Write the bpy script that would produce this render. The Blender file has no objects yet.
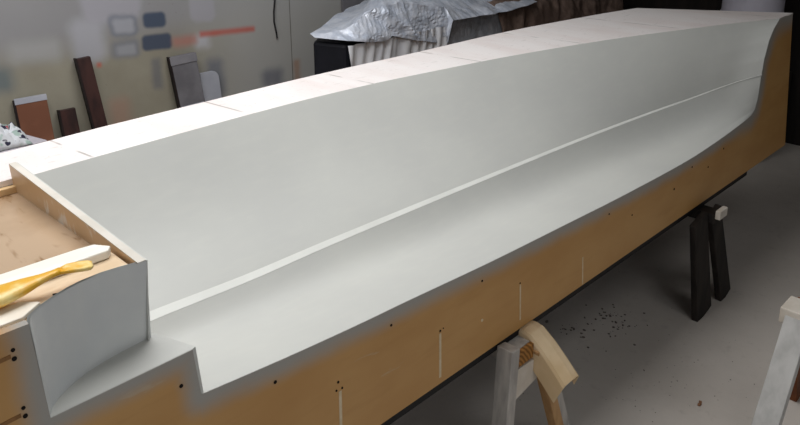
import bpy, bmesh, math, random
from mathutils import Vector, Matrix, noise
random.seed(4)
sc = bpy.context.scene
COL = sc.collection
PI = math.pi

# ------------------------------------------------------------------ helpers
def smooth(t):
    t = max(0.0, min(1.0, t)); return t*t*(3-2*t)
def lerp(a, b, t): return a+(b-a)*t
def interp(pts, x):
    if x <= pts[0][0]: return pts[0][1]
    for (x0, y0), (x1, y1) in zip(pts, pts[1:]):
        if x <= x1: return y0+(y1-y0)*(x-x0)/(x1-x0)
    return pts[-1][1]
def cinterp(pts, x):
    """smooth (monotone-ish Catmull-Rom) interpolation through pts"""
    n = len(pts)
    if x <= pts[0][0]: return pts[0][1]
    if x >= pts[-1][0]: return pts[-1][1]
    for i in range(n-1):
        if x <= pts[i+1][0]: break
    x0, y0 = pts[i]; x1, y1 = pts[i+1]; h = x1-x0
    def sl(k):
        a = max(k-1, 0); b = min(k+1, n-1)
        return (pts[b][1]-pts[a][1])/(pts[b][0]-pts[a][0])
    t = (x-x0)/h; m0 = sl(i)*h; m1 = sl(i+1)*h
    return (2*t**3-3*t**2+1)*y0+(t**3-2*t**2+t)*m0+(-2*t**3+3*t**2)*y1+(t**3-t**2)*m1

def link(name, me, mat, parent=None, smooth_shade=False):
    o = bpy.data.objects.new(name, me); COL.objects.link(o)
    if mat: me.materials.append(mat)
    if smooth_shade:
        for p in me.polygons: p.use_smooth = True
    if parent:
        o.parent = parent
        o.matrix_parent_inverse = parent_world(parent).inverted()
    return o
def parent_world(p):
    m = Matrix.LocRotScale(p.location, p.rotation_euler, p.scale)
    if p.parent: m = parent_world(p.parent) @ p.matrix_parent_inverse @ m
    return m
def from_bm(name, bm, mat, parent=None, sm=False, bevel=0, recalc=True):
    if recalc: bmesh.ops.recalc_face_normals(bm, faces=bm.faces)
    me = bpy.data.meshes.new(name); bm.to_mesh(me); bm.free()
    o = link(name, me, mat, parent, sm)
    if bevel:
        m = o.modifiers.new('bevel', 'BEVEL'); m.width = bevel; m.segments = 2; m.limit_method = 'ANGLE'
    return o
def mesh_pd(name, v, f, mat, parent=None, sm=False, thick=0, bevel=0, offset=-1, rim=True):
    me = bpy.data.meshes.new(name); me.from_pydata([tuple(p) for p in v], [], f); me.update()
    o = link(name, me, mat, parent, sm)
    if thick:
        m = o.modifiers.new('thick', 'SOLIDIFY'); m.thickness = thick; m.offset = offset; m.use_rim = rim
    if bevel:
        m = o.modifiers.new('bevel', 'BEVEL'); m.width = bevel; m.segments = 2; m.limit_method = 'ANGLE'
    return o
def grid(name, fn, nu, nv, mat, parent=None, sm=True, thick=0, offset=-1, rim=True):
    v = [fn(i/nu, j/nv) for i in range(nu+1) for j in range(nv+1)]
    w = nv+1
    f = [(i*w+j, (i+1)*w+j, (i+1)*w+j+1, i*w+j+1) for i in range(nu) for j in range(nv)]
    return mesh_pd(name, v, f, mat, parent, sm, thick, 0, offset, rim)
def bm_box(bm, lo, hi):
    vs = [bm.verts.new((x, y, z)) for x in (lo[0], hi[0]) for y in (lo[1], hi[1]) for z in (lo[2], hi[2])]
    for q in ((0,1,3,2), (4,6,7,5), (0,4,5,1), (2,3,7,6), (0,2,6,4), (1,5,7,3)):
        bm.faces.new([vs[k] for k in q])
def box(name, lo, hi, mat, parent=None, bevel=0.002):
    bm = bmesh.new(); bm_box(bm, lo, hi); return from_bm(name, bm, mat, parent, bevel=bevel)
def prism(name, poly, axis, a, b, mat, parent=None, bevel=0.0):
    """extrude a 2D polygon along axis (0,1,2) from a to b"""
    bm = bmesh.new()
    def P(p, t):
        q = list(p); q.insert(axis, t); return bm.verts.new(q)
    A = [P(p, a) for p in poly]; B = [P(p, b) for p in poly]
    bm.faces.new(A); bm.faces.new(B[::-1])
    n = len(poly)
    for i in range(n):
        bm.faces.new((A[i], A[(i+1) % n], B[(i+1) % n], B[i]))
    return from_bm(name, bm, mat, parent, bevel=bevel)
def bar(name, p0, p1, w0, w1, up, mat, parent=None, bevel=0.003, taper=1.0):
    """rectangular bar p0->p1, w0 across (side), w1 along 'up' direction"""
    p0 = Vector(p0); p1 = Vector(p1); d = (p1-p0).normalized(); up = Vector(up)
    s = d.cross(up).normalized(); u = s.cross(d).normalized()
    bm = bmesh.new(); L = []
    for p, k in ((p0, 1.0), (p1, taper)):
        L.append([bm.verts.new(p+s*w0*k/2*a+u*w1/2*b) for a, b in ((-1,-1), (1,-1), (1,1), (-1,1))])
    for i in range(4): bm.faces.new((L[0][i], L[0][(i+1) % 4], L[1][(i+1) % 4], L[1][i]))
    bm.faces.new(L[0][::-1]); bm.faces.new(L[1])
    return from_bm(name, bm, mat, parent, bevel=bevel)
def tube(name, pts, rad, mat, parent=None, seg=8):
    cu = bpy.data.curves.new(name, 'CURVE'); cu.dimensions = '3D'
    sp = cu.splines.new('POLY'); sp.points.add(len(pts)-1)
    for q, p in zip(sp.points, pts): q.co = (*p, 1)
    cu.bevel_depth = rad; cu.bevel_resolution = 3; cu.use_fill_caps = True
    tmp = bpy.data.objects.new('tmp', cu); COL.objects.link(tmp)
    me = bpy.data.meshes.new_from_object(tmp)
    bpy.data.objects.remove(tmp); me.materials.clear()
    return link(name, me, mat, parent, True)
def disc(name, c, n, r, depth, mat, parent=None):
    bm = bmesh.new()
    rot = Vector((0, 0, 1)).rotation_difference(Vector(n)).to_matrix().to_4x4()
    bmesh.ops.create_cone(bm, cap_ends=True, segments=14, radius1=r, radius2=r, depth=depth,
                          matrix=Matrix.Translation(c) @ rot)
    return from_bm(name, bm, mat, parent)
def tag(o, label, cat, group=None, kind=None):
    o['label'] = label; o['category'] = cat
    if group: o['group'] = group
    if kind: o['kind'] = kind
    return o
def empty(name, loc, label, cat, group=None):
    o = bpy.data.objects.new(name, None); COL.objects.link(o); o.location = loc
    o.empty_display_size = 0.1
    return tag(o, label, cat, group)
def struct(o): o['kind'] = 'structure'; return o

# ------------------------------------------------------------------ materials
def srgb(r, g, b):
    def f(c):
        c /= 255.0
        return c/12.92 if c <= 0.04045 else ((c+0.055)/1.055)**2.4
    return (f(r), f(g), f(b), 1)
class Mat:
    def __init__(s, name, rough=0.6, spec=0.4):
        s.m = bpy.data.materials.new(name); s.m.use_nodes = True
        s.nt = s.m.node_tree; s.b = s.nt.nodes['Principled BSDF']
        s.b.inputs['Roughness'].default_value = rough
        s.b.inputs['Specular IOR Level'].default_value = spec
        s.tc = s.nt.nodes.new('ShaderNodeTexCoord'); s.obj = s.tc.outputs['Object']
        s.sep = None
    def n(s, t, **k):
        nd = s.nt.nodes.new(t)
        for a, v in k.items(): setattr(nd, a, v)
        return nd
    def l(s, a, b): s.nt.links.new(a, b)
    def put(s, sock, v):
        if hasattr(v, 'is_linked') or hasattr(v, 'links'): s.l(v, sock)
        else: sock.default_value = v
    def math(s, op, a, b=0.0, clamp=False):
        nd = s.n('ShaderNodeMath', operation=op, use_clamp=clamp)
        s.put(nd.inputs[0], a); s.put(nd.inputs[1], b); return nd.outputs[0]
    def xyz(s):
        if not s.sep:
            s.sep = s.n('ShaderNodeSeparateXYZ'); s.l(s.obj, s.sep.inputs[0])
        return s.sep.outputs
    def noise(s, scale, detail=4, rough=0.55, vec=(1, 1, 1), dist=0.0):
        mp = s.n('ShaderNodeMapping'); s.l(s.obj, mp.inputs['Vector']); mp.inputs['Scale'].default_value = vec
        nd = s.n('ShaderNodeTexNoise'); s.l(mp.outputs[0], nd.inputs['Vector'])
        nd.inputs['Scale'].default_value = scale; nd.inputs['Detail'].default_value = detail
        nd.inputs['Roughness'].default_value = rough; nd.inputs['Distortion'].default_value = dist
        return nd.outputs['Fac']
    def ramp(s, fac, lo, hi):
        nd = s.n('ShaderNodeMapRange', interpolation_type='SMOOTHSTEP')
        s.put(nd.inputs['Value'], fac); nd.inputs['From Min'].default_value = lo; nd.inputs['From Max'].default_value = hi
        return nd.outputs['Result']
    def mix(s, fac, a, b):
        nd = s.n('ShaderNodeMix', data_type='RGBA')
        s.put(nd.inputs[0], fac); s.put(nd.inputs[6], a); s.put(nd.inputs[7], b); return nd.outputs[2]
    def rect(s, ax, az, cx, cz, w, h, soft, wob=None):
        """soft rectangle mask in two coordinate sockets"""
        dx = s.math('SUBTRACT', s.math('ABSOLUTE', s.math('SUBTRACT', ax, cx)), w/2)
        dz = s.math('SUBTRACT', s.math('ABSOLUTE', s.math('SUBTRACT', az, cz)), h/2)
        r = 0.3*min(w, h)
        ex = s.math('MAXIMUM', s.math('ADD', dx, r), 0.0); ez = s.math('MAXIMUM', s.math('ADD', dz, r), 0.0)
        d = s.math('SUBTRACT', s.math('SQRT', s.math('ADD', s.math('MULTIPLY', ex, ex), s.math('MULTIPLY', ez, ez))), r)
        if wob is not None: d = s.math('ADD', d, wob)
        return s.ramp(d, soft, -soft)
    def base(s, c): s.put(s.b.inputs['Base Color'], c)
    def bump(s, h, strength=0.2, dist=0.01):
        nd = s.n('ShaderNodeBump'); nd.inputs['Strength'].default_value = strength; nd.inputs['Distance'].default_value = dist
        s.l(h, nd.inputs['Height']); s.l(nd.outputs[0], s.b.inputs['Normal'])

def simple(name, c1, c2, scale=8, rough=0.6, spec=0.3, vec=(1,1,1), bump=0.0, lo=0.35, hi=0.65, detail=4):
    m = Mat(name, rough, spec); f = m.noise(scale, detail, vec=vec)
    m.base(m.mix(m.ramp(f, lo, hi), srgb(*c1), srgb(*c2)))
    if bump: m.bump(f, bump)
    return m.m

# mould primer: pale warm grey, faint sanding mottling
mm = Mat('grey_primer', 0.42, 0.35)
f1 = mm.noise(2.2, 5); f2 = mm.noise(38, 3, vec=(0.25, 1, 1))
c = mm.mix(mm.ramp(f1, 0.3, 0.7), srgb(193, 193, 188), srgb(199, 199, 193))
c = mm.mix(mm.math('MULTIPLY', mm.ramp(f2, 0.45, 0.75), 0.15), c, srgb(210, 209, 200))
mm.base(c); PRIMER = mm.m

PRIMER_FACE = simple('grey_primer_transom', (204, 206, 205), (212, 213, 210), 5, 0.5, 0.3)  # primer copy, lightened to put the light this face lacks into colour
CHINE = simple('chine_primer_lit', (205, 205, 199), (211, 211, 205), 6, 0.45)  # primer made lighter: brightness of the upward-facing strip put into its colour

# flange: white laminate on board with faint pink bands, joint lines and specks
fm = Mat('white_laminate', 0.45, 0.35)
x, y, z = fm.xyz()
c = fm.mix(fm.ramp(fm.noise(3.0, 4, vec=(2.5, 0.7, 1)), 0.35, 0.7), srgb(235, 229, 226), srgb(228, 218, 214))
c = fm.mix(fm.math('MULTIPLY', fm.ramp(fm.noise(60, 3, vec=(0.3, 1, 1)), 0.62, 0.72), 0.45), c, srgb(190, 184, 178))
fr = fm.math('ABSOLUTE', fm.math('SUBTRACT', fm.math('FRACT', fm.math('MULTIPLY', fm.math('ADD', x, fm.math('MULTIPLY', y, 0.12)), 1/0.56)), 0.5))
ln = fm.math('MULTIPLY', fm.ramp(fr, 0.010, 0.004), fm.ramp(fm.noise(6, 2), 0.42, 0.55))
c = fm.mix(fm.math('MULTIPLY', ln, 0.75), c, srgb(150, 143, 136))
c = fm.mix(fm.math('MULTIPLY', fm.ramp(fm.noise(120, 2), 0.68, 0.76), 0.6), c, srgb(150, 140, 130))
fm.base(c); FLANGE = fm.m

# MDF board with grey overspray (attribute 'spray': 1 on the moulded edge, 0 far off)
bmx = Mat('brown_board', 0.4, 0.35)
at = bmx.n('ShaderNodeAttribute', attribute_name='spray')
nz = bmx.noise(9, 4); nz2 = bmx.noise(2.6, 3, vec=(1, 1, 2))
cb = bmx.mix(bmx.ramp(nz2, 0.3, 0.7), srgb(184, 138, 82), srgb(194, 150, 94))
cb = bmx.mix(bmx.math('MULTIPLY', bmx.ramp(bmx.noise(30, 3, vec=(0.15, 1, 1)), 0.5, 0.8), 0.3), cb, srgb(168, 122, 68))
sp = bmx.math('ADD', at.outputs['Fac'], bmx.math('MULTIPLY', bmx.math('SUBTRACT', nz, 0.5), 0.35))
cs = bmx.mix(bmx.math('MULTIPLY', bmx.ramp(sp, 0.12, 0.95), 0.92), cb, srgb(158, 158, 154))
# scuffs of pale filler
sc1 = bmx.ramp(bmx.noise(11, 5, vec=(0.6, 1, 3.0), dist=0.6), 0.66, 0.74)
cs = bmx.mix(bmx.math('MULTIPLY', sc1, 0.30), cs, srgb(190, 180, 160))
bmx.base(cs); BOARD = bmx.m
MDF = simple('raw_board_edge', (214, 178, 128), (224, 192, 146), 14, 0.5, 0.3, vec=(1, 1, 1))
BOXWOOD = simple('box_inner_board', (168, 122, 74), (190, 146, 98), 4, 0.3, 0.5, vec=(1, 2, 3))
# panel inside face with white drips
pm = Mat('panel_board', 0.38, 0.4)
x, y, z = pm.xyz()
c = pm.mix(pm.ramp(pm.noise(5, 3), 0.35, 0.7), srgb(204, 170, 128), srgb(216, 184, 144))
dr = pm.math('MULTIPLY', pm.ramp(pm.noise(26, 2, vec=(1, 1, 0.45)), 0.56, 0.66), pm.rect(y, z, 0.40, 1.335, 0.34, 0.10, 0.03))
c = pm.mix(pm.math('MULTIPLY', dr, 0.7), c, srgb(232, 228, 220)); pm.base(c); PANEL = pm.m
PANELTOP = simple('panel_white_edge', (206, 200, 188), (216, 210, 200), 12, 0.5)
# box floor: dark varnish-like resin runs
bf = Mat('box_floor_board', 0.22, 0.5)
c = bf.mix(bf.ramp(bf.noise(4, 4), 0.35, 0.65), srgb(172, 146, 118), srgb(188, 162, 134))
c = bf.mix(bf.ramp(bf.noise(10, 3, vec=(2.2, 0.6, 1), dist=0.4), 0.56, 0.72), c, srgb(132, 98, 62)); bf.base(c); BOXFLOOR = bf.m
BLACK = simple('black_base', (14, 13, 14), (22, 21, 22), 10, 0.6)
HOLE = simple('hole_dark', (14, 10, 8), (22, 16, 12), 30, 0.9)
FILL = simple('filler_pale', (206, 186, 152), (216, 198, 168), 40, 0.7)
WHITEWOOD = simple('white_painted_wood', (238, 234, 222), (246, 243, 234), 7, 0.5, vec=(1, 4, 1))
PALEWOOD = simple('pale_offcut', (232, 222, 206), (242, 234, 220), 12, 0.6)
DECKPLY = simple('deck_ply', (214, 188, 154), (226, 204, 174), 10, 0.5, vec=(1, 3, 1))
ym = Mat('yellow_plastic', 0.35, 0.5)
c = ym.mix(ym.ramp(ym.noise(16, 4), 0.42, 0.62), srgb(232, 176, 52), srgb(242, 216, 140))
ym.base(c); YELLOW = ym.m
MAROON = simple('maroon_cloth', (62, 18, 34), (78, 26, 44), 20, 0.8)
STEEL = simple('steel', (90, 88, 86), (120, 118, 114), 20, 0.4)

# sawhorses
TIM_GREY = simple('grey_painted_timber', (158, 152, 146), (186, 180, 172), 9, 0.65, vec=(3, 3, 0.6))
TIM_TAN = simple('tan_timber', (168, 128, 84), (190, 150, 104), 8, 0.6, vec=(4, 4, 0.5))
TIM_BROWN = simple('brown_timber', (120, 84, 46), (146, 104, 62), 9, 0.6, vec=(3, 3, 0.7))
TIM_DARK = simple('dark_timber', (30, 26, 24), (46, 40, 36), 7, 0.7, vec=(3, 3, 0.6))
TIM_PALE = simple('pale_timber', (196, 186, 172), (210, 202, 190), 10, 0.6)
wg = Mat('end_grain', 0.6, 0.3)
wv = wg.n('ShaderNodeTexWave', wave_type='RINGS', rings_direction='Y'); wv.inputs['Scale'].default_value = 22
wv.inputs['Distortion'].default_value = 2.0
mp = wg.n('ShaderNodeMapping'); wg.l(wg.obj, mp.inputs['Vector']); mp.inputs['Location'].default_value = (-1.16, 0, -0.49)
wg.l(mp.outputs[0], wv.inputs['Vector'])
wg.base(wg.mix(wv.outputs['Fac'], srgb(112, 72, 30), srgb(170, 120, 62))); ENDGRAIN = wg.m
CARD = simple('cardboard', (206, 178, 138), (222, 198, 162), 6, 0.75, 0.2)
HORSE3 = simple('spattered_grey_plank', (160, 158, 154), (184, 182, 178), 6, 0.6, vec=(2, 2, 0.6), detail=6)
RUST = simple('rusty_brown_timber', (122, 70, 34), (92, 48, 26), 7, 0.7)

# concrete floor
fl = Mat('concrete', 0.75, 0.25)
a = fl.noise(1.1, 6, 0.6); b = fl.noise(14, 5, 0.65); d = fl.noise(70, 2)
c = fl.mix(fl.ramp(a, 0.3, 0.7), srgb(190, 182, 173), srgb(206, 198, 189))
c = fl.mix(fl.math('MULTIPLY', fl.ramp(b, 0.55, 0.75), 0.35), c, srgb(162, 153, 145))
c = fl.mix(fl.math('MULTIPLY', fl.ramp(d, 0.70, 0.76), 0.5), c, srgb(80, 74, 70))
c = fl.mix(fl.math('MULTIPLY', fl.ramp(fl.noise(3.2, 4, dist=0.8), 0.66, 0.74), 0.35), c, srgb(200, 194, 186))
fl.base(c); fl.bump(b, 0.15, 0.01); FLOOR = fl.m

# back wall with paint tests sprayed on it
wm = Mat('sprayed_wall', 0.85, 0.2)
x, y, z = wm.xyz()
n1 = wm.noise(1.4, 5); n2 = wm.noise(9, 4); n3 = wm.noise(40, 3)
wob = wm.math('MULTIPLY', wm.math('SUBTRACT', wm.noise(7, 3), 0.5), 0.05)
zs_ = wm.math('ADD', z, wm.math('MULTIPLY', wm.math('SUBTRACT', x, 1.4), 0.055))
c = wm.mix(wm.ramp(n1, 0.3, 0.7), srgb(152, 146, 130), srgb(170, 165, 149))
c = wm.mix(wm.math('MULTIPLY', wm.ramp(z, 1.06, 1.32), 0.75), c, srgb(160, 160, 166))     # grey sprayed band higher up
c = wm.mix(wm.math('MULTIPLY', wm.ramp(n3, 0.66, 0.74), 0.25), c, srgb(120, 114, 102))
def patch(cx, cz, w, h, soft, col, amt, wobble=wob):
    global c
    c = wm.mix(wm.math('MULTIPLY', wm.rect(x, zs_, cx, cz, w, h, soft, wobble), amt), c, srgb(*col))
patch(2.7, 0.9, 1.5, 1.3, 0.35, (186, 185, 182), 0.85)
patch(1.14, 1.20, 0.20, 0.26, 0.05, (186, 186, 192), 0.9)
patch(1.30, 1.42, 0.36, 0.24, 0.03, (182, 180, 188), 0.8)
patch(0.84, 1.17, 0.26, 0.10, 0.06, (182, 182, 182), 0.8)
patch(0.62, 1.03, 0.16, 0.14, 0.05, (116, 126, 128), 0.9)
patch(1.90, 1.36, 0.18, 0.22, 0.02, (184, 182, 190), 0.7)
patch(1.88, 1.12, 0.10, 0.09, 0.04, (206, 206, 212), 0.9)
patch(1.36, 1.27, 0.18, 0.14, 0.02, (130, 135, 146), 0.75); patch(1.36, 1.27, 0.13, 0.09, 0.02, (176, 177, 184), 0.95)
patch(1.36, 1.13, 0.18, 0.11, 0.03, (128, 133, 145), 0.7); patch(1.36, 1.125, 0.12, 0.06, 0.02, (166, 167, 172), 0.9)
patch(1.56, 1.29, 0.15, 0.095, 0.014, (84, 94, 112), 1.0, wm.math('MULTIPLY', wob, 0.35))
patch(1.565, 1.15, 0.20, 0.10, 0.014, (84, 92, 108), 1.0, wm.math('MULTIPLY', wob, 0.35))
patch(1.185, 1.05, 0.022, 0.022, 0.018, (206, 90, 62), 0.85, None)
patch(2.08, 1.17, 0.42, 0.030, 0.024, (206, 92, 76), 0.95, wm.math('MULTIPLY', wob, 0.3))
patch(1.76, 1.14, 0.16, 0.05, 0.04, (196, 130, 118), 0.8)
patch(2.42, 0.80, 0.16, 0.12, 0.05, (120, 122, 132), 0.8)
patch(2.64, 0.80, 0.05, 0.22, 0.03, (174, 132, 104), 0.7)
patch(1.28, 0.70, 0.12, 0.25, 0.06, (180, 134, 116), 0.5)
patch(1.545, 0.95, 0.06, 0.20, 0.03, (112, 114, 122), 0.7)
patch(1.96, 0.86, 0.12, 0.26, 0.05, (120, 124, 136), 0.8)
# panel joint
patch(2.60, 1.0, 0.007, 4.0, 0.004, (104, 98, 90), 0.9, wm.math('MULTIPLY', wob, 0.06))
patch(0.05, 1.0, 0.010, 4.0, 0.004, (104, 98, 90), 0.9, wm.math('MULTIPLY', wob, 0.06))
wm.base(c); wm.bump(n2, 0.08, 0.01); WALL = wm.m
WALLPLAIN = simple('plain_wall', (120, 116, 108), (134, 130, 122), 2, 0.85, 0.2)
WALLDARK = simple('dark_shaded_wall', (26, 22, 20), (36, 30, 27), 3, 0.8, 0.2, vec=(1, 6, 0.4))  # shade on the far wall put into its dark colour
CEIL = simple('ceiling_sheet', (140, 138, 134), (150, 148, 144), 2, 0.85, 0.2)
FRAME = simple('window_frame', (170, 168, 162), (180, 178, 172), 5, 0.5)

# tarps
tm = Mat('silver_tarp', 0.38, 0.5)
tf = tm.noise(18, 5, 0.6)
tm.base(tm.mix(tm.ramp(tf, 0.35, 0.65), srgb(186, 193, 206), srgb(210, 214, 223)))
tm.b.inputs['Metallic'].default_value = 0.15; tm.bump(tm.noise(26, 5, 0.6), 0.5, 0.01); TARP = tm.m
tm = Mat('shaded_silver_tarp', 0.4, 0.45)  # side of the silver tarp in shadow, the shade put into a darker grey
tm.base(tm.mix(tm.ramp(tm.noise(10, 5), 0.35, 0.65), srgb(146, 148, 154), srgb(168, 170, 176)))
tm.bump(tm.noise(16, 5, 0.6), 0.5, 0.01); SHADETARP = tm.m
BLANKET = simple('brown_blanket', (96, 80, 72), (122, 104, 94), 14, 0.95, 0.1, bump=0.4)
SHEET = simple('pale_plastic_sheet', (218, 220, 226), (230, 231, 234), 5, 0.45, 0.4)
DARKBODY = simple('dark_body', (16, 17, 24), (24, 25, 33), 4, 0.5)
PALEDRUM = simple('pale_drum_plastic', (168, 165, 174), (182, 178, 188), 4, 0.5)
PLANKRED = simple('dark_red_timber', (46, 30, 29), (70, 44, 40), 8, 0.6, vec=(2, 2, 0.6))
PLANKSIDE = simple('dark_plank_side', (28, 20, 20), (38, 28, 27), 8, 0.7)
TERRA = simple('terracotta_panel', (124, 80, 60), (138, 92, 70), 6, 0.7)
GREYBOARD = simple('grey_sheet', (104, 102, 106), (122, 120, 124), 6, 0.65)
PALEBOARD = simple('pale_grey_board', (176, 178, 188), (190, 192, 200), 6, 0.6)
BENCH = simple('bench_top', (206, 200, 208), (222, 216, 222), 7, 0.5)
BENCHLEG = simple('bench_leg', (70, 66, 64), (88, 84, 80), 7, 0.6)
CABLE = simple('dark_cable', (34, 32, 34), (46, 44, 46), 20, 0.6)
rg = Mat('printed_rag', 0.7, 0.3)
c = rg.mix(rg.ramp(rg.noise(14, 2), 0.48, 0.56), srgb(226, 228, 232), srgb(176, 196, 188))
c = rg.mix(rg.ramp(rg.noise(11, 2, vec=(1.3, 0.7, 1)), 0.57, 0.62), c, srgb(196, 52, 78))
c = rg.mix(rg.ramp(rg.noise(17, 2, vec=(0.8, 1.4, 1)), 0.60, 0.64), c, srgb(52, 50, 72)); rg.base(c); RAG = rg.m

# ------------------------------------------------------------------ the room
X0, X1, Y0, Y1, H = -4.2, 5.75, -5.0, 3.0, 3.4
struct(box('floor', (X0-.2, Y0-.2, -0.1), (X1+.2, Y1+.2, 0.0), FLOOR, bevel=0))
struct(box('wall_back', (X0-.2, Y1, 0), (X1+.2, Y1+.15, H), WALL, bevel=0))
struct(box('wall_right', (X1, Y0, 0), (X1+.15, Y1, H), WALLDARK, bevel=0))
def wall_with_hole(name, poly_boxes, mat):
    bm = bmesh.new()
    for lo, hi in poly_boxes: bm_box(bm, lo, hi)
    return struct(from_bm(name, bm, mat))
# left wall with a wide window, front wall (behind the camera) with an open roller door, ceiling with a rooflight and an added fill opening
WL = (-1.6, 2.6, 1.3, 3.2)   # y0,y1,z0,z1
wall_with_hole('wall_left', [((X0-.15, Y0, 0), (X0, WL[0], H)), ((X0-.15, WL[1], 0), (X0, Y1, H)),
                             ((X0-.15, WL[0], 0), (X0, WL[1], WL[2])), ((X0-.15, WL[0], WL[3]), (X0, WL[1], H))], WALLPLAIN)
bm = bmesh.new()
for yy in (WL[0], (WL[0]*2+WL[1])/3, (WL[0]+WL[1]*2)/3, WL[1]):
    bm_box(bm, (X0-.10, yy-.03, WL[2]), (X0-.04, yy+.03, WL[3]))
for zz in (WL[2], (WL[2]+WL[3])/2, WL[3]): bm_box(bm, (X0-.10, WL[0], zz-.03), (X0-.04, WL[1], zz+.03))
struct(from_bm('window_1', bm, FRAME))
DR = (-3.4, 0.4, 3.0)
wall_with_hole('wall_front', [((X0, Y0-.15, 0), (DR[0], Y0, H)), ((DR[1], Y0-.15, 0), (X1, Y0, H)),
                              ((DR[0], Y0-.15, DR[2]), (DR[1], Y0, H))], WALLPLAIN)
SK = (-0.8, 1.8, 0.05, 1.85)
SK_FILL = (0.4, 1.8, -2.2, -1.3)  # added opening for the fill lamp over the front floor
wall_with_hole('ceiling', [((X0-.2, Y0-.2, H), (SK[0], Y1+.2, H+.1)), ((SK[1], Y0-.2, H), (X1+.2, Y1+.2, H+.1)),
                           ((SK[0], SK_FILL[3], H), (SK[1], SK[2], H+.1)), ((SK[0], Y0-.2, H), (SK[1], SK_FILL[2], H+.1)), ((SK[0], SK_FILL[2], H), (SK_FILL[0], SK_FILL[3], H+.1)), ((SK[1]-.01, SK_FILL[2], H), (SK[1], SK_FILL[3], H+.1)), ((SK[0], SK[3], H), (SK[1], Y1+.2, H+.1))], CEIL)
bm = bmesh.new()
for k in range(5):
    xx = lerp(SK[0], SK[1], k/4); bm_box(bm, (xx-.025, SK[2], H+.02), (xx+.025, SK[3], H+.08))
for yy in (SK[2], SK[3]): bm_box(bm, (SK[0], yy-.025, H+.02), (SK[1], yy+.025, H+.08))
struct(from_bm('window_2', bm, FRAME))
bm = bmesh.new()
for k in range(3):
    xx = lerp(SK_FILL[0], SK_FILL[1], k/2); bm_box(bm, (xx-.025, SK_FILL[2], H+.02), (xx+.025, SK_FILL[3], H+.08))
for yy in (SK_FILL[2], SK_FILL[3]): bm_box(bm, (SK_FILL[0], yy-.025, H+.02), (SK_FILL[1], yy+.025, H+.08))
struct(from_bm('fill_frame', bm, FRAME))  # frame around the added fill opening

# ------------------------------------------------------------------ the boat mould
ZB = 0.605
TOP = 1.344
def Yb(xx, zz): return 0.04*smooth((xx-2.8)/1.0)*(zz-ZB)/0.78
def Zs(xx): return TOP+0.042*smooth((xx-1.6)/2.2)
mould = empty('boat_mould', (1.6, 0.4, ZB), 'long half-hull boat mould with pale grey hollow and brown side board, resting on sawhorses', 'boat mould')

KEEL = [(0.06, 1.012), (0.30, 0.988), (0.542, 0.969), (0.727, 0.958), (1.1, 0.933), (1.539, 0.912), (2.0, 0.892), (2.556, 0.881),
        (2.892, 0.893), (3.223, 0.913), (3.30, 0.922)]
STEM = [(3.30, 0.922), (3.345, 0.946), (3.372, 1.0), (3.382, 1.06), (3.394, 1.122), (3.415, 1.20), (3.470, 1.290), (3.53, 1.340), (3.62, 1.3825)]
SHEER = [(0.0, 0.738), (0.2, 0.750), (0.404, 0.759), (0.68, 0.769), (0.962, 0.772), (1.20, 0.762), (1.443, 0.740), (1.986, 0.653),
         (2.551, 0.487), (3.134, 0.250), (3.62, 0.0385)]
CH_Y = [(0.0, 0.388), (0.149, 0.395), (0.455, 0.411), (0.764, 0.412), (1.361, 0.395), (2.036, 0.352), (2.283, 0.328), (2.524, 0.296), (2.789, 0.248), (2.975, 0.203), (3.108, 0.16), (3.265, 0.099), (3.392, 0.015)]
CH_Z = [(0.0, 1.018), (0.149, 1.012), (0.455, 0.989), (0.764, 0.986), (1.361, 0.985), (2.036, 0.995), (2.283, 1.002), (2.524, 1.012), (2.789, 1.028), (2.975, 1.043), (3.108, 1.062), (3.265, 1.089), (3.392, 1.122)]
CH_W = [(0.0, 0.034), (0.7, 0.027), (1.87, 0.018), (2.9, 0.012), (3.392, 0.004)]

def stem_at(t, a, b):
    """point on the stem with height fraction t between indices a..b (arc parameter)"""
    pts = STEM[a:b+1]
    L = [0]
    for p, q in zip(pts, pts[1:]): L.append(L[-1]+math.hypot(q[0]-p[0], q[1]-p[1]))
    s = t*L[-1]
    xx = interp(list(zip(L, [p[0] for p in pts])), s); zz = interp(list(zip(L, [p[1] for p in pts])), s)
    return Vector((xx, Yb(xx, zz), zz))
def keel_p(s):
    xx = lerp(0.0, 3.30, s); zz = cinterp(KEEL, xx) if xx > 0.06 else 1.012+0.006*(0.06-xx)/0.06
    return Vector((xx, Yb(xx, zz)+0.001, zz))
def chine_in(s):
    xx = lerp(0.0, 3.388, s); w = interp(CH_W, xx)
    return Vector((xx, max(cinterp(CH_Y, xx)-w, 0.013), cinterp(CH_Z, xx)-0.25*w))
def chine_out(s):
    xx = lerp(0.0, 3.392, s); return Vector((xx, cinterp(CH_Y, xx), cinterp(CH_Z, xx)))
def sheer_p(s):
    xx = lerp(0.0, 3.62, s); return Vector((xx, cinterp(SHEER, xx), Zs(xx)))
NS = 110
def sdist(i): return i
def bottom_fn(s, t):
    K = keel_p(s); C_ = chine_in(s)
    # flat floor that turns up into the chine
    e = lerp(4.2, 3.0, smooth((s-0.35)/0.65))
    h = t**e
    P = Vector((lerp(K.x, C_.x, t), lerp(K.y, C_.y, t), lerp(K.z, C_.z, h)))
    P.z -= 0.050*math.sin(PI*t**2.4)*(1-0.45*smooth(s))*(1-s**10)
    K1 = keel_p(1); C1 = chine_in(1); E0 = Vector((lerp(K1.x, C1.x, t), lerp(K1.y, C1.y, t), lerp(K1.z, C1.z, t**3.0)))
    E1 = stem_at(t, 0, 4)
    return P+(E1-E0)*(s**14)
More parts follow.
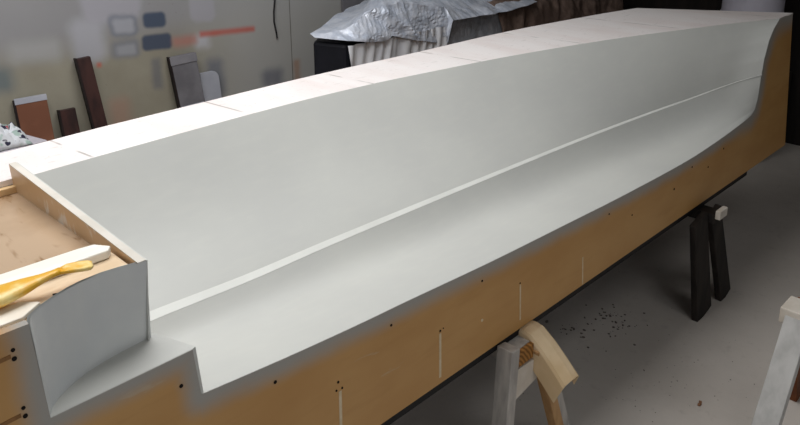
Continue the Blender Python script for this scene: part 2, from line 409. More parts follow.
def topside_fn(s, t):
    K = chine_out(s); C_ = sheer_p(s)
    bow = 0.030*math.sin(PI*t)*(1-smooth(s*1.05))
    P = K.lerp(C_, t); P.y += bow*0.75; P.z -= bow*0.9
    E0 = chine_out(1).lerp(sheer_p(1), t); E1 = stem_at(t, 4, 8)
    return P+(E1-E0)*(s**10)
hv, hf = [], []
NT = 26
def addgrid(fn, nu, nv):
    b0 = len(hv); w = nv+1
    for i in range(nu+1):
        for j in range(nv+1): hv.append(fn(i/nu, j/nv))
    hf.extend([(b0+i*w+j, b0+(i+1)*w+j, b0+(i+1)*w+j+1, b0+i*w+j+1) for i in range(nu) for j in range(nv)])
addgrid(bottom_fn, NS, NT); addgrid(topside_fn, NS, NT)
hull = mesh_pd('hull_surface', hv, hf, PRIMER, mould, True, 0.008, 0, -1, False)
def strip_fn(s, t):
    if t < 0.5:
        P = chine_in(s).lerp(chine_out(s), t*2)
    else:
        P = chine_out(s)
    return P+Vector((0, 0, 0.0008))
grid('chine_strip', lambda s, t: chine_in(s).lerp(chine_out(s), t)+Vector((0, 0, 0.0006)), NS, 1, CHINE, hull, True, 0.006, -1, False)

# side board (the centreline board): top edge profile
EDGE = [(-0.95, 1.3435), (-0.262, 1.3435), (-0.2505, 1.1322), (0.053, 1.1322), (0.064, 1.0112)] + [(p[0], p[1]-0.0005) for p in KEEL[1:]]
ke = []
for i in range(1, 61):
    xx = lerp(0.06, 3.30, i/60); ke.append((xx, cinterp(KEEL, xx)-0.0006))
EDGE = EDGE[:5]+ke+[(p[0], p[1]-0.0006) for p in STEM[1:]]+[(3.828, 1.385)]
def densify(E, step):
    out = [E[0]]
    for p, q in zip(E, E[1:]):
        n = max(1, int(math.hypot(q[0]-p[0], q[1]-p[1])/step))
        for k in range(1, n+1): out.append((lerp(p[0], q[0], k/n), lerp(p[1], q[1], k/n)))
    return out
ED = densify(EDGE, 0.02)
EDS = [p for p in ED if p[0] > -0.27]    # the sprayed (moulded) edges only
NR = 26
v, f, spray = [], [], []
def board_x(xx, zz):   # raked bow end: x of the board leans back with height at the far end
    return xx+0.057*smooth((xx-3.3)/0.528)*(1-(zz-ZB)/0.78)
rowt = [1-(1-j/NR)**1.0 for j in range(NR+1)]
for (xx, zt) in ED:
    for j in range(NR+1):
        u = j/NR; u = u**0.6
        zz = lerp(ZB, zt, u); vx = board_x(xx, zz)
        v.append((vx, Yb(xx, zz), zz))
        d = min(math.hypot(vx-p[0], zz-p[1]) for p in EDS)
        wdt = 0.085 if xx > 0.06 else 0.075
        if xx > 2.9: wdt = 0.075+0.075*smooth((xx-2.9)/0.5)
        spray.append(max(0.0, 1-d/wdt))
w = NR+1; n1 = len(ED)
f = [(i*w+j, (i+1)*w+j, (i+1)*w+j+1, i*w+j+1) for i in range(n1-1) for j in range(NR)]
me = bpy.data.meshes.new('side_board'); me.from_pydata(v, [], f); me.update()
a = me.attributes.new('spray', 'FLOAT', 'POINT'); a.data.foreach_set('value', spray)
sb = link('side_board', me, BOARD, mould)
m = sb.modifiers.new('thick', 'SOLIDIFY'); m.thickness = 0.018; m.offset = -1

# flange
BACK = [(-0.95, 0.985), (0.0, 0.985), (0.33, 1.005), (0.70, 1.014), (1.165, 1.026), (1.718, 1.012), (2.395, 0.967), (3.127, 0.827), (3.418, 0.757)]
def flange_fn(s, t):
    xa = lerp(0.0, 3.62, s); A = Vector((xa, cinterp(SHEER, xa), Zs(xa)))
    xb = lerp(0.0, 3.418, s); B = Vector((xb, cinterp(BACK, xb), Zs(xb)))
    # at the bow the outer end runs on to the board's tip
    return A.lerp(B, t)
fl_ = [flange_fn(i/90, j/6) for i in range(91) for j in range(7)]
ff = [(i*7+j, (i+1)*7+j, (i+1)*7+j+1, i*7+j+1) for i in range(90) for j in range(6)]
base_i = 90*7
# tip triangle strip from the last row to the board's tip
tip = Vector((3.832, 0.040, 1.386)); fl_.append(tip)
tail = [base_i+j for j in range(7)]
ff.append(tuple(tail)+(len(fl_)-1,))
# left part over the box (straight rail)
zr = TOP-0.010
k0 = len(fl_)
fl_ += [Vector((-0.95, 0.75, TOP)), Vector((-0.95, 0.985, TOP)), Vector((0.0, 0.75, TOP)), Vector((0.0, 0.985, TOP))]
ff.append((k0, k0+2, k0+3, k0+1))
bmf = bmesh.new(); vs = [bmf.verts.new(p) for p in fl_]
for q in ff: bmf.faces.new([vs[k] for k in q])
bmesh.ops.remove_doubles(bmf, verts=bmf.verts, dist=1e-5); bmesh.ops.recalc_face_normals(bmf, faces=bmf.faces)
if sum(p.normal.z for p in bmf.faces) < 0: bmesh.ops.reverse_faces(bmf, faces=bmf.faces)
fo = from_bm('sheer_flange', bmf, FLANGE, mould, recalc=False)
m = fo.modifiers.new('thick', 'SOLIDIFY'); m.thickness = 0.016; m.offset = -1
# back board and bow end board under the flange
def back_fn(s, t):
    xb = lerp(-0.95, 3.40, s); return Vector((xb, cinterp(BACK, xb)-0.012, lerp(ZB, Zs(xb)-0.017, t)))
grid('back_board', back_fn, 60, 2, BOXWOOD, mould, False, 0.018, 1)
def bowend_fn(s, t):
    zz = lerp(ZB, 1.367, t); A = Vector((board_x(3.80, zz), Yb(3.8, zz)+0.02, zz)); B = Vector((3.40, 0.745, zz)); return A.lerp(B, s)
grid('bow_end_board', bowend_fn, 4, 4, BOXWOOD, mould, False, 0.018, 1)
box('box_end_board', (-0.968, 0.0, ZB), (-0.95, 0.985, TOP), BOXWOOD, mould)
# base frame: black bars under the boards
bs = bmesh.new()
bm_box(bs, (-0.94, 0.004, 0.578), (3.33, 0.07, ZB-0.0005)); bm_box(bs, (-0.94, 0.86, 0.578), (3.1, 0.93, ZB-0.0005))
for xx in (-0.94, 0.3, 1.6, 3.2): bm_box(bs, (xx, 0.07, 0.585), (xx+.07, 0.80, ZB-0.0005))
from_bm('base_frame', bs, BLACK, mould)
prism('base_panel', [(-0.95, 0.02), (3.86, 0.02), (3.40, 0.72), (2.4, 0.93), (-0.95, 0.95)], 2, ZB, ZB+0.012, BLACK, mould)

# transom block
FT = [(-0.2605, 0.0), (-0.250, 0.023), (-0.222, 0.044), (-0.189, 0.060), (-0.16, 0.071), (-0.13, 0.078), (-0.09, 0.080), (-0.053, 0.075), (0.0, 0.064)]
FB = [(-0.2505, 0.001), (-0.236, 0.028), (-0.215, 0.048), (-0.190, 0.064), (-0.165, 0.077), (-0.138, 0.088), (-0.10, 0.097), (-0.069, 0.102), (0.013, 0.110)]
def face_fn(s, t):
    k = s*(len(FT)-1); i = min(int(k), len(FT)-2); u = k-i
    A = Vector((lerp(FT[i][0], FT[i+1][0], u), lerp(FT[i][1], FT[i+1][1], u), TOP))
    B = Vector((lerp(FB[i][0], FB[i+1][0], u), lerp(FB[i][1], FB[i+1][1], u), 1.131))
    return B.lerp(A, t)
grid('transom_face', face_fn, 40, 8, PRIMER_FACE, mould, True, 0.006, -1, False)
# ledge: from board edge to the curved face
lv = [Vector((p[0], p[1]+0.004, 1.133)) for p in FB]
lo = [Vector((lerp(-0.2505, 0.053, i/(len(FB)-1)), 0.0015, 1.133)) for i in range(len(FB))]
lo[-1].x = 0.053
vv = lo+lv; n = len(FB)
mesh_pd('step_ledge', vv, [(i, i+1, n+i+1, n+i) for i in range(n-1)], PRIMER, mould, False, 0.012, 0, -1)
mesh_pd('step_riser', [(0.053, 0.001, 1.133), (0.013, 0.114, 1.133), (0.025, 0.125, 1.0), (0.063, 0.001, 1.0)], [(0, 1, 2, 3)], PRIMER, mould, False, 0.010, 0, -1)
# end panel across the mould, standing a little proud of the rail at the back
zt0, zt1 = 1.344, 1.386
pv = []
for (xx, dy) in ((-0.018, 0), (0.0, 0)):
    pv += [(xx, 0.170, 0.94), (xx, 0.752, 0.94), (xx-0.018, 0.752, zt1), (xx, 0.071, zt0)]
end = mesh_pd('end_panel', pv, [(3, 2, 1, 0), (4, 5, 6, 7), (0, 1, 5, 4), (1, 2, 6, 5), (3, 0, 4, 7)], PANEL, mould)
mesh_pd('white_top_edge', [(-0.018, 0.066, zt0), (-0.036, 0.752, zt1), (-0.018, 0.752, zt1), (0.0, 0.066, zt0),
                     (-0.018, 0.066, zt0+.002), (-0.036, 0.752, zt1+.002), (-0.018, 0.752, zt1+.002), (0.0, 0.066, zt0+.002)],
        [(4, 5, 6, 7)[::-1], (0, 1, 5, 4), (1, 2, 6, 5), (2, 3, 7, 6), (3, 0, 4, 7)], PANELTOP, end)
mesh_pd('panel_outer_skin', [(0.001, 0.112, 1.05), (0.001, 0.75, 1.05), (-0.017, 0.75, zt1), (0.001, 0.066, zt0)], [(0, 1, 2, 3)], PRIMER, end, False, 0.003, 0, 1)
# box interior

box('box_back_rail', (-0.95, 0.732, 1.308), (-0.028, 0.75, TOP-0.0165), MDF, mould)
dk = [(-0.95, 0.018), (-0.262, 0.018)]+[(p[0]-0.004, p[1]+0.013) for p in FT[1:-1]]+[(-0.026, 0.082), (-0.026, 0.175), (-0.42, 0.150), (-0.95, 0.145)]
prism('box_floor', dk[:-4]+[(-0.018, 0.095), (-0.018, 0.97), (-0.95, 0.97)], 2, 1.297, 1.308, BOXFLOOR, mould)
prism('front_rail', dk, 2, 1.3085, 1.334, DECKPLY, mould)
# holes, filler streaks
for (hx, hz, r) in [(-0.295, 1.305, .005), (-0.295, 1.287, .006), (-0.294, 1.181, .005), (-0.293, 1.163, .006), (0.018, 1.059, .006), (0.261, 0.938, .006),
                    (0.459, 0.831, .005), (0.472, 0.806, .004), (0.452, 0.808, .004), (0.658, 0.911, .005), (0.866, 0.794, .005), (0.880, 0.797, .003), (1.065, 0.882, .005),
                    (1.274, 0.787, .004), (1.856, 0.848, .005), (2.049, 0.779, .005), (2.429, 0.777, .007), (2.598, 0.834, .006), (2.784, 0.781, .006), (2.953, 0.830, .006)]:
    disc('screw_hole', (hx, -0.0008+Yb(hx, hz), hz), (0, -1, 0), r*0.75, 0.002, HOLE, mould)
disc('filler_spot', (1.07, -0.0008, 0.737), (0, -1, 0), .005, 0.002, FILL, mould)
for (xa, za, xb, zb, w_) in [(0.465, 0.80, 0.463, 0.65, .006), (0.866, 0.785, 0.868, 0.628, .006), (1.276, 0.78, 1.284, 0.64, .004), (1.678, 0.73, 1.69, 0.61, .004)]:
    bar('filler_streak', (xa, -0.0004, za), (xb, -0.0004, zb), w_*1.6, 0.0016, (0, 1, 0), FILL, mould, 0)
for (za) in (1.294, 1.168):
    bar('glue_line', (-0.42, -0.0004, za-0.006), (-0.30, -0.0004, za), .008, 0.0016, (0, 1, 0), TIM_BROWN, mould, 0)

# ------------------------------------------------------------------ things lying on the transom box
# bevel-ended white batten
sz = 1.334
bt = [(-0.60, 0.215), (-0.085, 0.203), (-0.052, 0.198), (-0.030, 0.165), (-0.043, 0.148), (-0.60, 0.150)]
tag(prism('batten', bt, 2, sz+0.001, sz+0.021, WHITEWOOD, None, 0.003), 'white painted wooden batten with a slanting tip lying on the box rim', 'batten')
# yellow tool: flat handle with waist and a hollow spoon-like end
tool = empty('brush', (-0.19, 0.09, sz), 'yellow plastic tool with narrow waist lying beside the white batten', 'tool')
TW = [(-0.40, .030, .012), (-0.33, .034, .013), (-0.27, .033, .013), (-0.235, .026, .011), (-0.205, .015, .008), (-0.180, .009, .006), (-0.165, .010, .006),
      (-0.150, .016, .007), (-0.125, .018, .008), (-0.108, .016, .008), (-0.102, .010, .006)]
def tool_pt(xx, a):   # axis curve
    return Vector((xx, 0.098-0.08*(xx+0.23), sz+0.028+0.018*smooth((xx+0.30)/0.2)-0.012*smooth((xx+.16)/.06)))
def loft_tool(name, prof, mat, parent, n=14, dish=0):
    bm = bmesh.new(); rings = []
    for xx, hw, hh in prof:
        c0 = tool_pt(xx, 0); R = []
        for k in range(n):
            an = 2*PI*k/n; ca, sa = math.cos(an), math.sin(an)
            yy = hw*math.copysign(abs(ca)**0.7, ca); zz = hh*math.copysign(abs(sa)**0.8, sa)
            if dish and sa > 0: zz -= dish*(1-abs(ca))*hh
            R.append(bm.verts.new(c0+Vector((0.25*yy, yy, zz))))
        rings.append(R)
    for A, B in zip(rings, rings[1:]):
        for k in range(n): bm.faces.new((A[k], A[(k+1) % n], B[(k+1) % n], B[k]))
    bm.faces.new(rings[0][::-1]); bm.faces.new(rings[-1])
    return from_bm(name, bm, mat, parent, True)
loft_tool('handle', TW[:7], YELLOW, tool)
loft_tool('spoon_end', TW[6:], YELLOW, tool, dish=1.2)
# pale offcut lying in the corner of the rim
of = [(-0.60, 0.030), (-0.262, 0.030), (-0.218, 0.062), (-0.245, 0.090), (-0.60, 0.085)]
tag(prism('wood_offcut', of, 2, sz+0.001, sz+0.010, PALEWOOD, None, 0.002), 'flat pale offcut of board under the yellow tool at the box corner', 'wood offcut')
# little screw
scw = empty('screw', (-0.178, 0.085, sz+0.001), 'small dark screw lying on the box rim below the yellow tool', 'screw')
bar('shank', (-0.188, 0.083, sz+0.003), (-0.174, 0.076, sz+0.003), .0025, .0025, (0, 0, 1), HOLE, scw, 0.0005)
disc('head', (-0.1735, 0.0757, sz+0.0035), (0.9, -0.4, 0), .0032, .002, HOLE, scw)
# maroon rag end at the frame's left edge, lying in the box
def rag_m(s, t):
    return Vector((-0.44+0.21*s-0.03*t, 0.27+0.10*t, 1.311+0.04*math.sin(PI*s)*math.sin(PI*t)+0.012*noise.noise(Vector((s*4, t*4, 3)))))
tag(grid('rag', rag_m, 14, 10, MAROON, None, True, 0.003, 1), 'crumpled maroon rag lying in the wooden box behind the batten', 'rag')

# ------------------------------------------------------------------ sawhorses
# near one
h1 = empty('sawhorse', (1.25, 0.4, 0), 'grey and tan sawhorse under the middle of the mould with cardboard over its end', 'sawhorse', 'sawhorses')
box('beam', (1.190, -0.045, 0.520), (1.284, 1.05, 0.577), TIM_GREY, h1, 0.003)
box('end_grain', (1.190, -0.062, 0.520), (1.284, -0.0455, 0.577), ENDGRAIN, h1, 0.003)
bar('leg', (1.176, -0.034, 0.600), (1.108, -0.055, 0.0), 0.045, 0.064, (0, 1, 0), TIM_GREY, h1, 0.003)
bar('leg', (1.300, -0.065, 0.555), (1.490, -0.08, 0.0), 0.042, 0.040, (0, 1, 0), TIM_TAN, h1, 0.003)
bar('leg', (1.157, 1.02, 0.577), (1.075, 1.05, 0.0), 0.050, 0.085, (0, 1, 0), TIM_GREY, h1, 0.003)
bar('leg', (1.30, 1.02, 0.572), (1.46, 1.05, 0.0), 0.045, 0.045, (0, 1, 0), TIM_TAN, h1, 0.003)
bar('leg_batten', (1.375, -0.045, 0.50), (1.560, -0.055, 0.0), 0.045, 0.030, (0, 1, 0), TIM_GREY, h1, 0.003)
prism('gusset', [(1.170, 0.518), (1.310, 0.510), (1.345, 0.430), (1.160, 0.395)], 1, -0.064, -0.048, TIM_PALE, h1, 0.002)
# folded cardboard draped on the beam end
PATH = [(0.09, 0.580), (0.03, 0.590), (-0.01, 0.598), (-0.04, 0.593), (-0.09, 0.556), (-0.14, 0.510), (-0.188, 0.462)]
cv, cf = [], []
for k in range(25):
    u = k/24*(len(PATH)-1); i = min(int(u), len(PATH)-2); t = u-i
    yy = lerp(PATH[i][0], PATH[i+1][0], t); zz = lerp(PATH[i][1], PATH[i+1][1], t)
    s = k/24; xl = lerp(1.288, 1.290, s); xr = lerp(1.378, 1.388, s); dr = lerp(0.055, 0.080, smooth(s*1.2))
    row = [(xl-0.004, yy+0.036, zz-dr), (xl-0.003, yy+0.020, zz-dr*0.55), (xl-0.001, yy+0.004, zz-0.008), (xl+0.004, yy, zz+0.002),
           (lerp(xl, xr, .5), yy-0.002, zz+0.006), (xr-0.018, yy, zz+0.002), (xr, yy+0.006, zz-0.012), (xr+0.003, yy+0.022, zz-0.025-0.03*s)]
    cv += row
w8 = 8
cf = [(i*w8+j, (i+1)*w8+j, (i+1)*w8+j+1, i*w8+j+1) for i in range(24) for j in range(w8-1)]
tag(mesh_pd('cardboard', cv, cf, CARD, None, False, 0.004, 0, 0), 'folded tan cardboard draped over the near sawhorse beam end', 'cardboard')
# far one
h2 = empty('sawhorse', (2.82, 0.4, 0), 'dark sawhorse of wide planks standing under the bow end of the mould', 'sawhorse', 'sawhorses')
bmb = box('beam', (2.720, -0.085, 0.530), (2.805, 0.95, 0.577), TIM_DARK, h2, 0.003)
box('pale_beam_end', (2.715, -0.110, 0.560), (2.800, -0.0855, 0.603), TIM_PALE, h2, 0.003)
bar('leg', (2.64, -0.040, 0.572), (2.790, -0.050, 0.0), 0.130, 0.03, (0, 1, 0), TIM_DARK, h2, 0.003, 1.25)
bar('leg', (2.800, -0.045, 0.560), (3.040, -0.055, 0.0), 0.105, 0.03, (0, 1, 0), TIM_DARK, h2, 0.003, 1.15)
bar('leg', (2.72, 0.90, 0.572), (2.64, 0.92, 0.0), 0.09, 0.03, (0, 1, 0), TIM_DARK, h2, 0.003)
bar('leg', (2.90, 0.90, 0.572), (3.0, 0.92, 0.0), 0.09, 0.03, (0, 1, 0), TIM_DARK, h2, 0.003)
# third one at the right edge of the picture
h3 = empty('sawhorse', (2.16, -0.9, 0), 'paint-spattered grey sawhorse standing alone on the floor in front of the mould', 'sawhorse', 'sawhorses')
box('beam', (2.10, -1.75, 0.52), (2.215, -0.588, 0.582), TIM_PALE, h3, 0.004)
bar('leg', (2.125, -0.650, 0.555), (1.770, -0.655, 0.0), 0.045, 0.085, (0, 1, 0), HORSE3, h3, 0.003)
bar('leg', (2.23, -0.615, 0.545), (2.46, -0.60, 0.0), 0.075, 0.032, (0, 1, 0), RUST, h3, 0.003)
bar('leg', (2.115, -1.70, 0.555), (1.755, -1.72, 0.0), 0.125, 0.032, (0, 1, 0), HORSE3, h3, 0.003)
bar('leg', (2.23, -1.70, 0.545), (2.46, -1.72, 0.0), 0.075, 0.032, (0, 1, 0), RUST, h3, 0.003)

# ------------------------------------------------------------------ floor debris
bm = bmesh.new(); rr = random.Random(7)
def crumb(cx, cy, r):
    m4 = Matrix.Translation((cx, cy, r*0.35)) @ Matrix.Rotation(rr.random()*6, 4, 'Z') @ Matrix.Diagonal((1, rr.uniform(.5, 1), rr.uniform(.35, .6), 1))
    bmesh.ops.create_icosphere(bm, subdivisions=1, radius=r, matrix=m4)
for i in range(60): crumb(rr.gauss(2.43, .06), rr.gauss(.24, .07), rr.uniform(.003, .008))
for i in range(16): crumb(rr.gauss(2.2, .05), rr.gauss(.34, .05), rr.uniform(.004, .012))
for i in range(50): crumb(rr.gauss(1.95, .3), rr.gauss(-.15, .3), rr.uniform(.0015, .004))
for i in range(40): crumb(rr.uniform(1.6, 3.2), rr.uniform(-.5, .8), rr.uniform(.0015, .0035))
db = from_bm('debris', bm, simple('dark_debris', (96, 88, 82), (116, 106, 98), 20, 0.9))
tag(db, 'dark crumbs of sanding debris scattered on the concrete under the mould', 'debris', kind='stuff')
bm = bmesh.new(); crumb(2.12, -.335, .014); crumb(2.14, -.33, .008)
tag(from_bm('wood_chip', bm, simple('chip', (150, 110, 80), (120, 84, 60), 20, .8)), 'small brown wood chip on the open floor before the grey sawhorse', 'wood chip')

# ------------------------------------------------------------------ against the back wall
UPV = (0.2, 0.98, 0.0)
SIDE = Vector((0.98, -0.2, 0.0))
def leaning(name, x0b, x0t, w, zt, thick, mat, label, cat, yb=2.80):
    """plank leaning on the back wall: bottom centre x0b, top centre x0t"""
    e = empty(name, (x0b, yb, 0), label, cat)
    b = Vector((x0b, yb, 0.0)); t = Vector((x0t, Y1-thick*0.6-0.2*w/2-0.012, zt))
    bar('face', b+Vector((0, 0, thick*0.15)), t, w, thick, UPV, mat, e, 0.003)
    return e, b, t
def edge_strip(e, b, t, w, thick, mat, sgn, name='dark_edge'):
    off = SIDE*(sgn*(w/2+0.004))
    bar(name, b+off+Vector((0, 0, thick*.15)), t+off, 0.012, thick*1.04, UPV, mat, e, 0.001)
e, b, t = leaning('plank', 1.150, 1.073, 0.075, 1.135, 0.055, PLANKRED, 'tall narrow dark red plank leaning on the sprayed wall', 'plank', 2.78)
edge_strip(e, b, t, 0.075, 0.055, PLANKSIDE, -1)
e, b, t = leaning('plank', 0.950, 0.948, 0.085, 0.852, 0.045, PLANKRED, 'short dark plank leaning between the terracotta board and the tall plank', 'plank', 2.80)
edge_strip(e, b, t, 0.085, 0.045, PLANKSIDE, -1)
e, b, t = leaning('board', 0.765, 0.760, 0.160, 0.955, 0.03, TERRA, 'terracotta board with pale top edge leaning on the wall above the bench', 'board', 2.82)
edge_strip(e, b, t, 0.160, 0.03, PLANKSIDE, -1)
d_ = (t-b).normalized()
bar('pale_cap', t-d_*0.022, t+d_*0.010, 0.165, 0.036, UPV, PALEBOARD, e, 0.002)
bar('pale_foot', b+d_*0.55+Vector((0.03, -0.030, 0)), b+d_*0.70+Vector((0.03, -0.028, 0)), 0.12, 0.012, UPV, PALEBOARD, e, 0.002)
e, b, t = leaning('panel', 1.750, 1.695, 0.165, 1.042, 0.045, GREYBOARD, 'dark grey capped panel leaning on the wall right of the tall plank', 'panel', 2.80)
edge_strip(e, b, t, 0.165, 0.045, PLANKSIDE, -1)
d_ = (t-b).normalized()
bar('cap', t-d_*0.05, t+d_*0.004, 0.172, 0.056, UPV, simple('cap_grey', (124, 122, 128), (136, 134, 138), 8, .6), e, 0.002)
bar('pale_patch', b+d_*0.58+Vector((-0.01, -0.030, 0)), b+d_*0.74+Vector((-0.01, -0.030, 0)), 0.15, 0.012, UPV, PALEBOARD, e, 0.002)
# rounded pale board next to it
bm = bmesh.new()
pr = []
w_, h_ = 0.135, 0.90
for k in range(9):
    an = PI/2*k/8; pr.append((w_-0.05+0.05*math.cos(PI/2-an) if False else w_-0.05+0.05*math.sin(an), h_-0.05+0.05*math.cos(an)))
poly = [(0, 0), (0, h_)]+pr+[(w_, 0)]
A = [bm.verts.new((p[0], 0, p[1])) for p in poly]; B = [bm.verts.new((p[0], 0.02, p[1])) for p in poly]
bm.faces.new(A); bm.faces.new(B[::-1])
for i in range(len(poly)): bm.faces.new((A[i], A[(i+1) % len(poly)], B[(i+1) % len(poly)], B[i]))
o = from_bm('board', bm, PALEBOARD, None, bevel=0.003)
o.location = (1.828, 2.86, 0.002); o.rotation_euler = (-math.atan2(0.108, 0.90), 0, 0)
tag(o, 'pale rounded board leaning on the wall right of the dark grey panel', 'board')
# dark grey sheet behind the tarp, hanging cable
e, b, t = leaning('panel', 3.26, 3.26, 0.40, 1.27, 0.03, GREYBOARD, 'dark sheet leaning on the wall behind the silver tarp', 'panel', 2.86)
pts = [(2.480, Y1-.010, H-0.002), (2.478, Y1-.010, 2.4), (2.477, Y1-.010, 1.62), (2.472, Y1-.012, 1.45), (2.466, Y1-.012, 1.30), (2.452, Y1-.013, 1.22), (2.450, Y1-.012, 1.15), (2.464, Y1-.012, 1.08), (2.470, Y1-.012, 1.03)]
tag(tube('cable', pts, 0.006, CABLE), 'thin dark cable hanging down the back wall', 'cable')

# bench with rag, far left
bench = empty('workbench', (0.30, 2.60, 0), 'pale topped workbench by the wall behind the transom end', 'bench')
BZ = 0.85
tp = [(-0.9, 2.42), (0.445, 2.465), (0.66, 2.492), (0.60, 2.73), (-0.9, 2.80)]
prism('top', tp, 2, BZ-0.03, BZ, BENCH, bench, 0.003)
for px, py in ((-0.8, 2.47), (-0.8, 2.74), (0.50, 2.52), (0.50, 2.68)): box('leg', (px-.03, py-.03, 0), (px+.03, py+.03, BZ-0.03), BENCHLEG, bench)
def rag_fn(s, t):
    p = Vector((lerp(0.34, 0.585, s), lerp(2.478, 2.70, t), BZ+0.003))
    env = (math.sin(PI*min(1, max(0, s)))**0.5)*(math.sin(PI*t)**0.5)
    q = Vector((s*3.1, t*3.1, 1.7))
    h = 0.065+0.06*noise.noise(q)+0.07*abs(noise.noise(q*2.3))+0.08*(1-s)*smooth(t*1.5)+0.03*abs(noise.noise(q*5))
    p.z += max(0.0, env*h); p.x += 0.02*noise.noise(q*1.7)*env; p.y += 0.02*noise.noise(q*1.9+Vector((5, 0, 0)))*env
    return p
tag(grid('rag', rag_fn, 28, 28, RAG, None, True, 0.002, 1), 'crumpled printed paper rag with red and green on the workbench', 'rag')

# ------------------------------------------------------------------ tarpaulin-covered pile
pile = empty('covered_pile', (2.9, 2.2, 0), 'dark bulky pile with pale plastic sheet on its front, under the silver tarp', 'covered pile')
plan = [(2.040, 1.755), (2.84, 1.755), (2.84, 2.60), (2.75, 2.60), (1.968, 1.955)]
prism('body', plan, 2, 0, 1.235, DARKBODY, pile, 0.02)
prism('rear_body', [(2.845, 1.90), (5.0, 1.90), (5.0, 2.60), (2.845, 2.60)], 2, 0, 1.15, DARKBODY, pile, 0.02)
def sheet_fn(s, t):
    xx = lerp(2.036, 2.84, s); zz = lerp(0.35, 1.232, t)
    q = xx-0.28*zz; fold = 0.007*math.sin(q*85+3.0*noise.noise(Vector((q*6, zz*1.5, 0))))+0.016*noise.noise(Vector((q*17, zz*1.6, 4)))+0.006*noise.noise(Vector((q*45, zz*4, 9)))
    return Vector((xx+0.10*(1-t)*0.25, 1.752-0.024-fold-0.03*(1-t), zz))
grid('plastic_sheet', sheet_fn, 110, 16, SHEET, pile, True)

def crumple(p, k=1.0):
    n_ = 0.0
    for sc_, a_ in ((5.0, 1.0), (11.0, 0.55), (23.0, 0.3)):
        n_ += a_*(0.42-1.4*abs(noise.noise(Vector(p)*sc_)))
    return n_*k
FOLDZ = [(1.95, 1.275), (2.05, 1.310), (2.15, 1.355), (2.25, 1.395), (2.36, 1.420), (2.5, 1.415), (2.63, 1.392), (2.86, 1.340), (3.0, 1.300), (3.42, 1.275), (3.8, 1.29)]
HEMZ = [(1.95, 1.265), (2.03, 1.262), (2.19, 1.233), (2.30, 1.222), (2.35, 1.244), (2.44, 1.22), (2.56, 1.185), (2.855, 1.115), (2.875, 1.26), (3.0, 1.255), (3.42, 1.245), (3.8, 1.27)]
FOLDY = [(1.95, 1.935), (2.0, 1.83), (2.10, 1.785), (2.3, 1.785), (3.7, 1.78)]
def tarp_fn(s, t):
    xx = lerp(1.95, 3.80, s)
    fz = interp(FOLDZ, xx); hz = interp(HEMZ, xx); fy = interp(FOLDY, xx)
    hy = min(fy-0.03, 1.715 if xx > 2.03 else lerp(1.90, 1.715, (xx-1.95)/0.08))
    if t < 0.42:
        u = t/0.42; P = Vector((xx, lerp(hy, fy, u**1.15), lerp(hz, fz, u)))
        k = crumple((xx*0.8+P.z*0.5, P.z*0.6, 1.3)); P.y -= k*0.045*min(1, 3*(u+.2)); P.z += 0.012*crumple((xx*1.3, 0.2, 7.7))*u
    else:
        u = (t-0.42)/0.58
        rise = 0.24*smooth((xx-2.65)/0.45)*smooth(u*1.7)
        P = Vector((xx, lerp(fy, 2.62, u), fz+rise+0.012*math.sin(PI*u)))
        P.z += 0.022*crumple((xx*0.8, P.y*0.8, 0.3))*min(1, u*4+.3)+0.012*crumple((xx*1.3, 0.2, 7.7))*(1-u)
        P.x += max(0.0, P.y-fy)*1.5*max(0.0, 1-(xx-1.95)/1.1)
    return P
tag(grid('tarp', tarp_fn, 96, 34, TARP, None, False, 0.002, 1), 'crumpled silver-blue tarp draped over the top of the covered pile', 'tarp')
def shade_side_fn(s, t):
    xx = lerp(2.872, 3.56, s); fz = min(interp(FOLDZ, xx), interp(HEMZ, xx)+0.035)
    P = Vector((xx, lerp(1.742, 1.775, t), lerp(0.80, fz-0.008, t)))
    P.y += 0.016*crumple((xx*0.9, P.z*0.8, 6.1)); return P
tag(grid('tarp', shade_side_fn, 46, 30, SHADETARP, None, False, 0.002, 1), 'shaded front side of the silver tarp, shade coloured in as darker grey, beside the brown blanket', 'tarp')
def blanket_fn(s, t):
    xx = lerp(3.42, 5.05, s)
    fz = 1.275-0.02*s+0.08*smooth((s)*3); fy = 1.80; hy = 1.700
    if t < 0.45:
        u = t/0.45; P = Vector((xx, lerp(hy, fy, u**1.7), lerp(0.78, fz-0.01, u)))
        P.y -= 0.05*crumple((xx*0.8, P.z*0.7, 3.3))*min(1, u+.3)
    else:
        u = (t-0.45)/0.55; P = Vector((xx, lerp(fy, 2.66, u), fz+0.03*math.sin(PI*u))); P.z += 0.03*crumple((xx*0.8, P.y*0.8, 5.1))
    return P
tag(grid('blanket', blanket_fn, 90, 50, BLANKET, None, True, 0.006, 1), 'dark brown blanket hanging over the right part of the covered pile', 'blanket')
# pale drum on a dark crate behind the bow
crate = empty('crate', (5.38, 0.85, 0), 'dark wooden crate carrying the pale drum beyond the bow', 'crate')
box('body', (5.08, 0.55, 0), (5.68, 1.15, 0.62), TIM_DARK, crate, 0.005)
for zz in (0.12, 0.32, 0.52): box('slat', (5.065, 0.542, zz-.05), (5.079, 1.158, zz+.05), TIM_DARK, crate, 0.002)
drum = empty('drum', (5.38, 0.85, 0.622), 'pale lilac-grey plastic drum standing beyond the bow tip', 'drum')
def lathe(name, prof, c, mat, parent, n=40):
    bm = bmesh.new(); rings = []
    for r, zz in prof: rings.append([bm.verts.new((c[0]+r*math.cos(2*PI*k/n), c[1]+r*math.sin(2*PI*k/n), c[2]+zz)) for k in range(n)])
    for A, B in zip(rings, rings[1:]):
        for k in range(n): bm.faces.new((A[k], A[(k+1) % n], B[(k+1) % n], B[k]))
    bm.faces.new(rings[0][::-1]); bm.faces.new(rings[-1])
    return from_bm(name, bm, mat, parent, True)
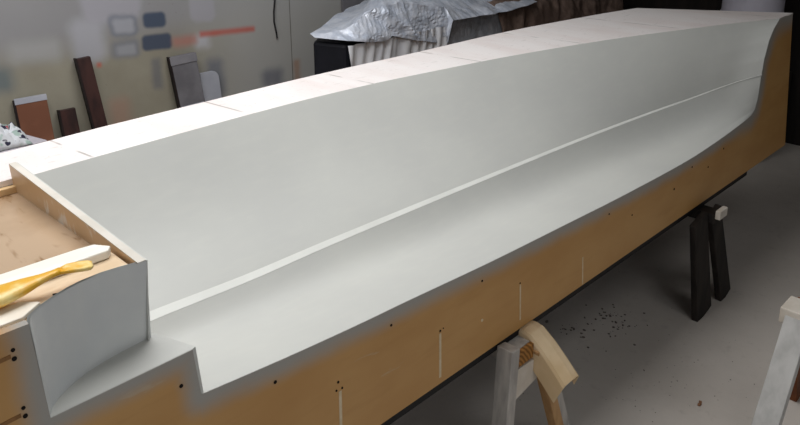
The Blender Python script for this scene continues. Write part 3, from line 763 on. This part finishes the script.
lathe('body', [(.19, 0), (.215, .02), (.22, .06), (.22, .22), (.228, .24), (.22, .26), (.22, .46), (.228, .48), (.22, .50), (.22, .62), (.21, .67), (.18, .70), (.0, .70)][:-1], (5.38, .81, .622), PALEDRUM, drum)
lathe('lid', [(.17, 0), (.175, .01), (.175, .03), (.16, .04)], (5.38, .81, 1.323), PALEDRUM, drum)

# ------------------------------------------------------------------ camera
cam = bpy.data.cameras.new('Camera'); co = bpy.data.objects.new('Camera', cam); COL.objects.link(co)
cx, cy, cz, yaw, pitch, roll, fpx, py = -0.635749518, -1.32874573, 2.11971989, 0.783028238, 0.280620820, -0.00614527138, 752.979674, 94.5709
fw = Vector((math.cos(pitch)*math.cos(yaw), math.cos(pitch)*math.sin(yaw), -math.sin(pitch)))
r = Vector((math.sin(yaw), -math.cos(yaw), 0)); u = r.cross(fw)
r2 = math.cos(roll)*r+math.sin(roll)*u; u2 = -math.sin(roll)*r+math.cos(roll)*u
co.matrix_world = Matrix(((r2.x, u2.x, -fw.x, cx), (r2.y, u2.y, -fw.y, cy), (r2.z, u2.z, -fw.z, cz), (0, 0, 0, 1)))
cam.sensor_fit = 'HORIZONTAL'; cam.sensor_width = 36; cam.lens = fpx/800*36
cam.shift_y = -(212.5-py)/800
cam.clip_start = 0.02
sc.camera = co

# ------------------------------------------------------------------ light: daylight through the rooflight, the window and the roller door, plus one added fill lamp
def area(name, loc, rot, sx, sy, power, col):
    l = bpy.data.lights.new(name, 'AREA'); l.shape = 'RECTANGLE'; l.size = sx; l.size_y = sy; l.energy = power; l.color = col
    o = bpy.data.objects.new(name, l); COL.objects.link(o); o.location = loc; o.rotation_euler = rot; return o
area('rooflight', ((SK[0]+SK[1])/2, (SK[2]+SK[3])/2, H-0.01), (0, 0, 0), SK[1]-SK[0], SK[3]-SK[2], 76, (1.0, 0.998, 0.995))
area('rooflight', ((SK_FILL[0]+SK_FILL[1])/2, (SK_FILL[2]+SK_FILL[3])/2, H-0.01), (0, 0, 0), SK_FILL[1]-SK_FILL[0], SK_FILL[3]-SK_FILL[2], 13, (1.0, 0.998, 0.995))  # added fill lamp to brighten the floor, board and ledge
area('window_daylight', (X0+0.02, (WL[0]+WL[1])/2, (WL[2]+WL[3])/2), (0, -PI/2, 0), WL[3]-WL[2], WL[1]-WL[0], 8, (0.97, 0.985, 1.0))
area('door_daylight', ((DR[0]+DR[1])/2, Y0+0.02, DR[2]/2), (PI/2, 0, 0), DR[1]-DR[0], DR[2], 32, (0.97, 0.985, 1.0))
wd = bpy.data.worlds.new('World'); sc.world = wd; wd.use_nodes = True
bg = wd.node_tree.nodes['Background']; bg.inputs[0].default_value = (0.75, 0.85, 1.0, 1); bg.inputs[1].default_value = 0.6
sc.view_settings.view_transform = 'Standard'; sc.view_settings.look = 'None'
sc.view_settings.exposure = 0.0; sc.view_settings.gamma = 1.0
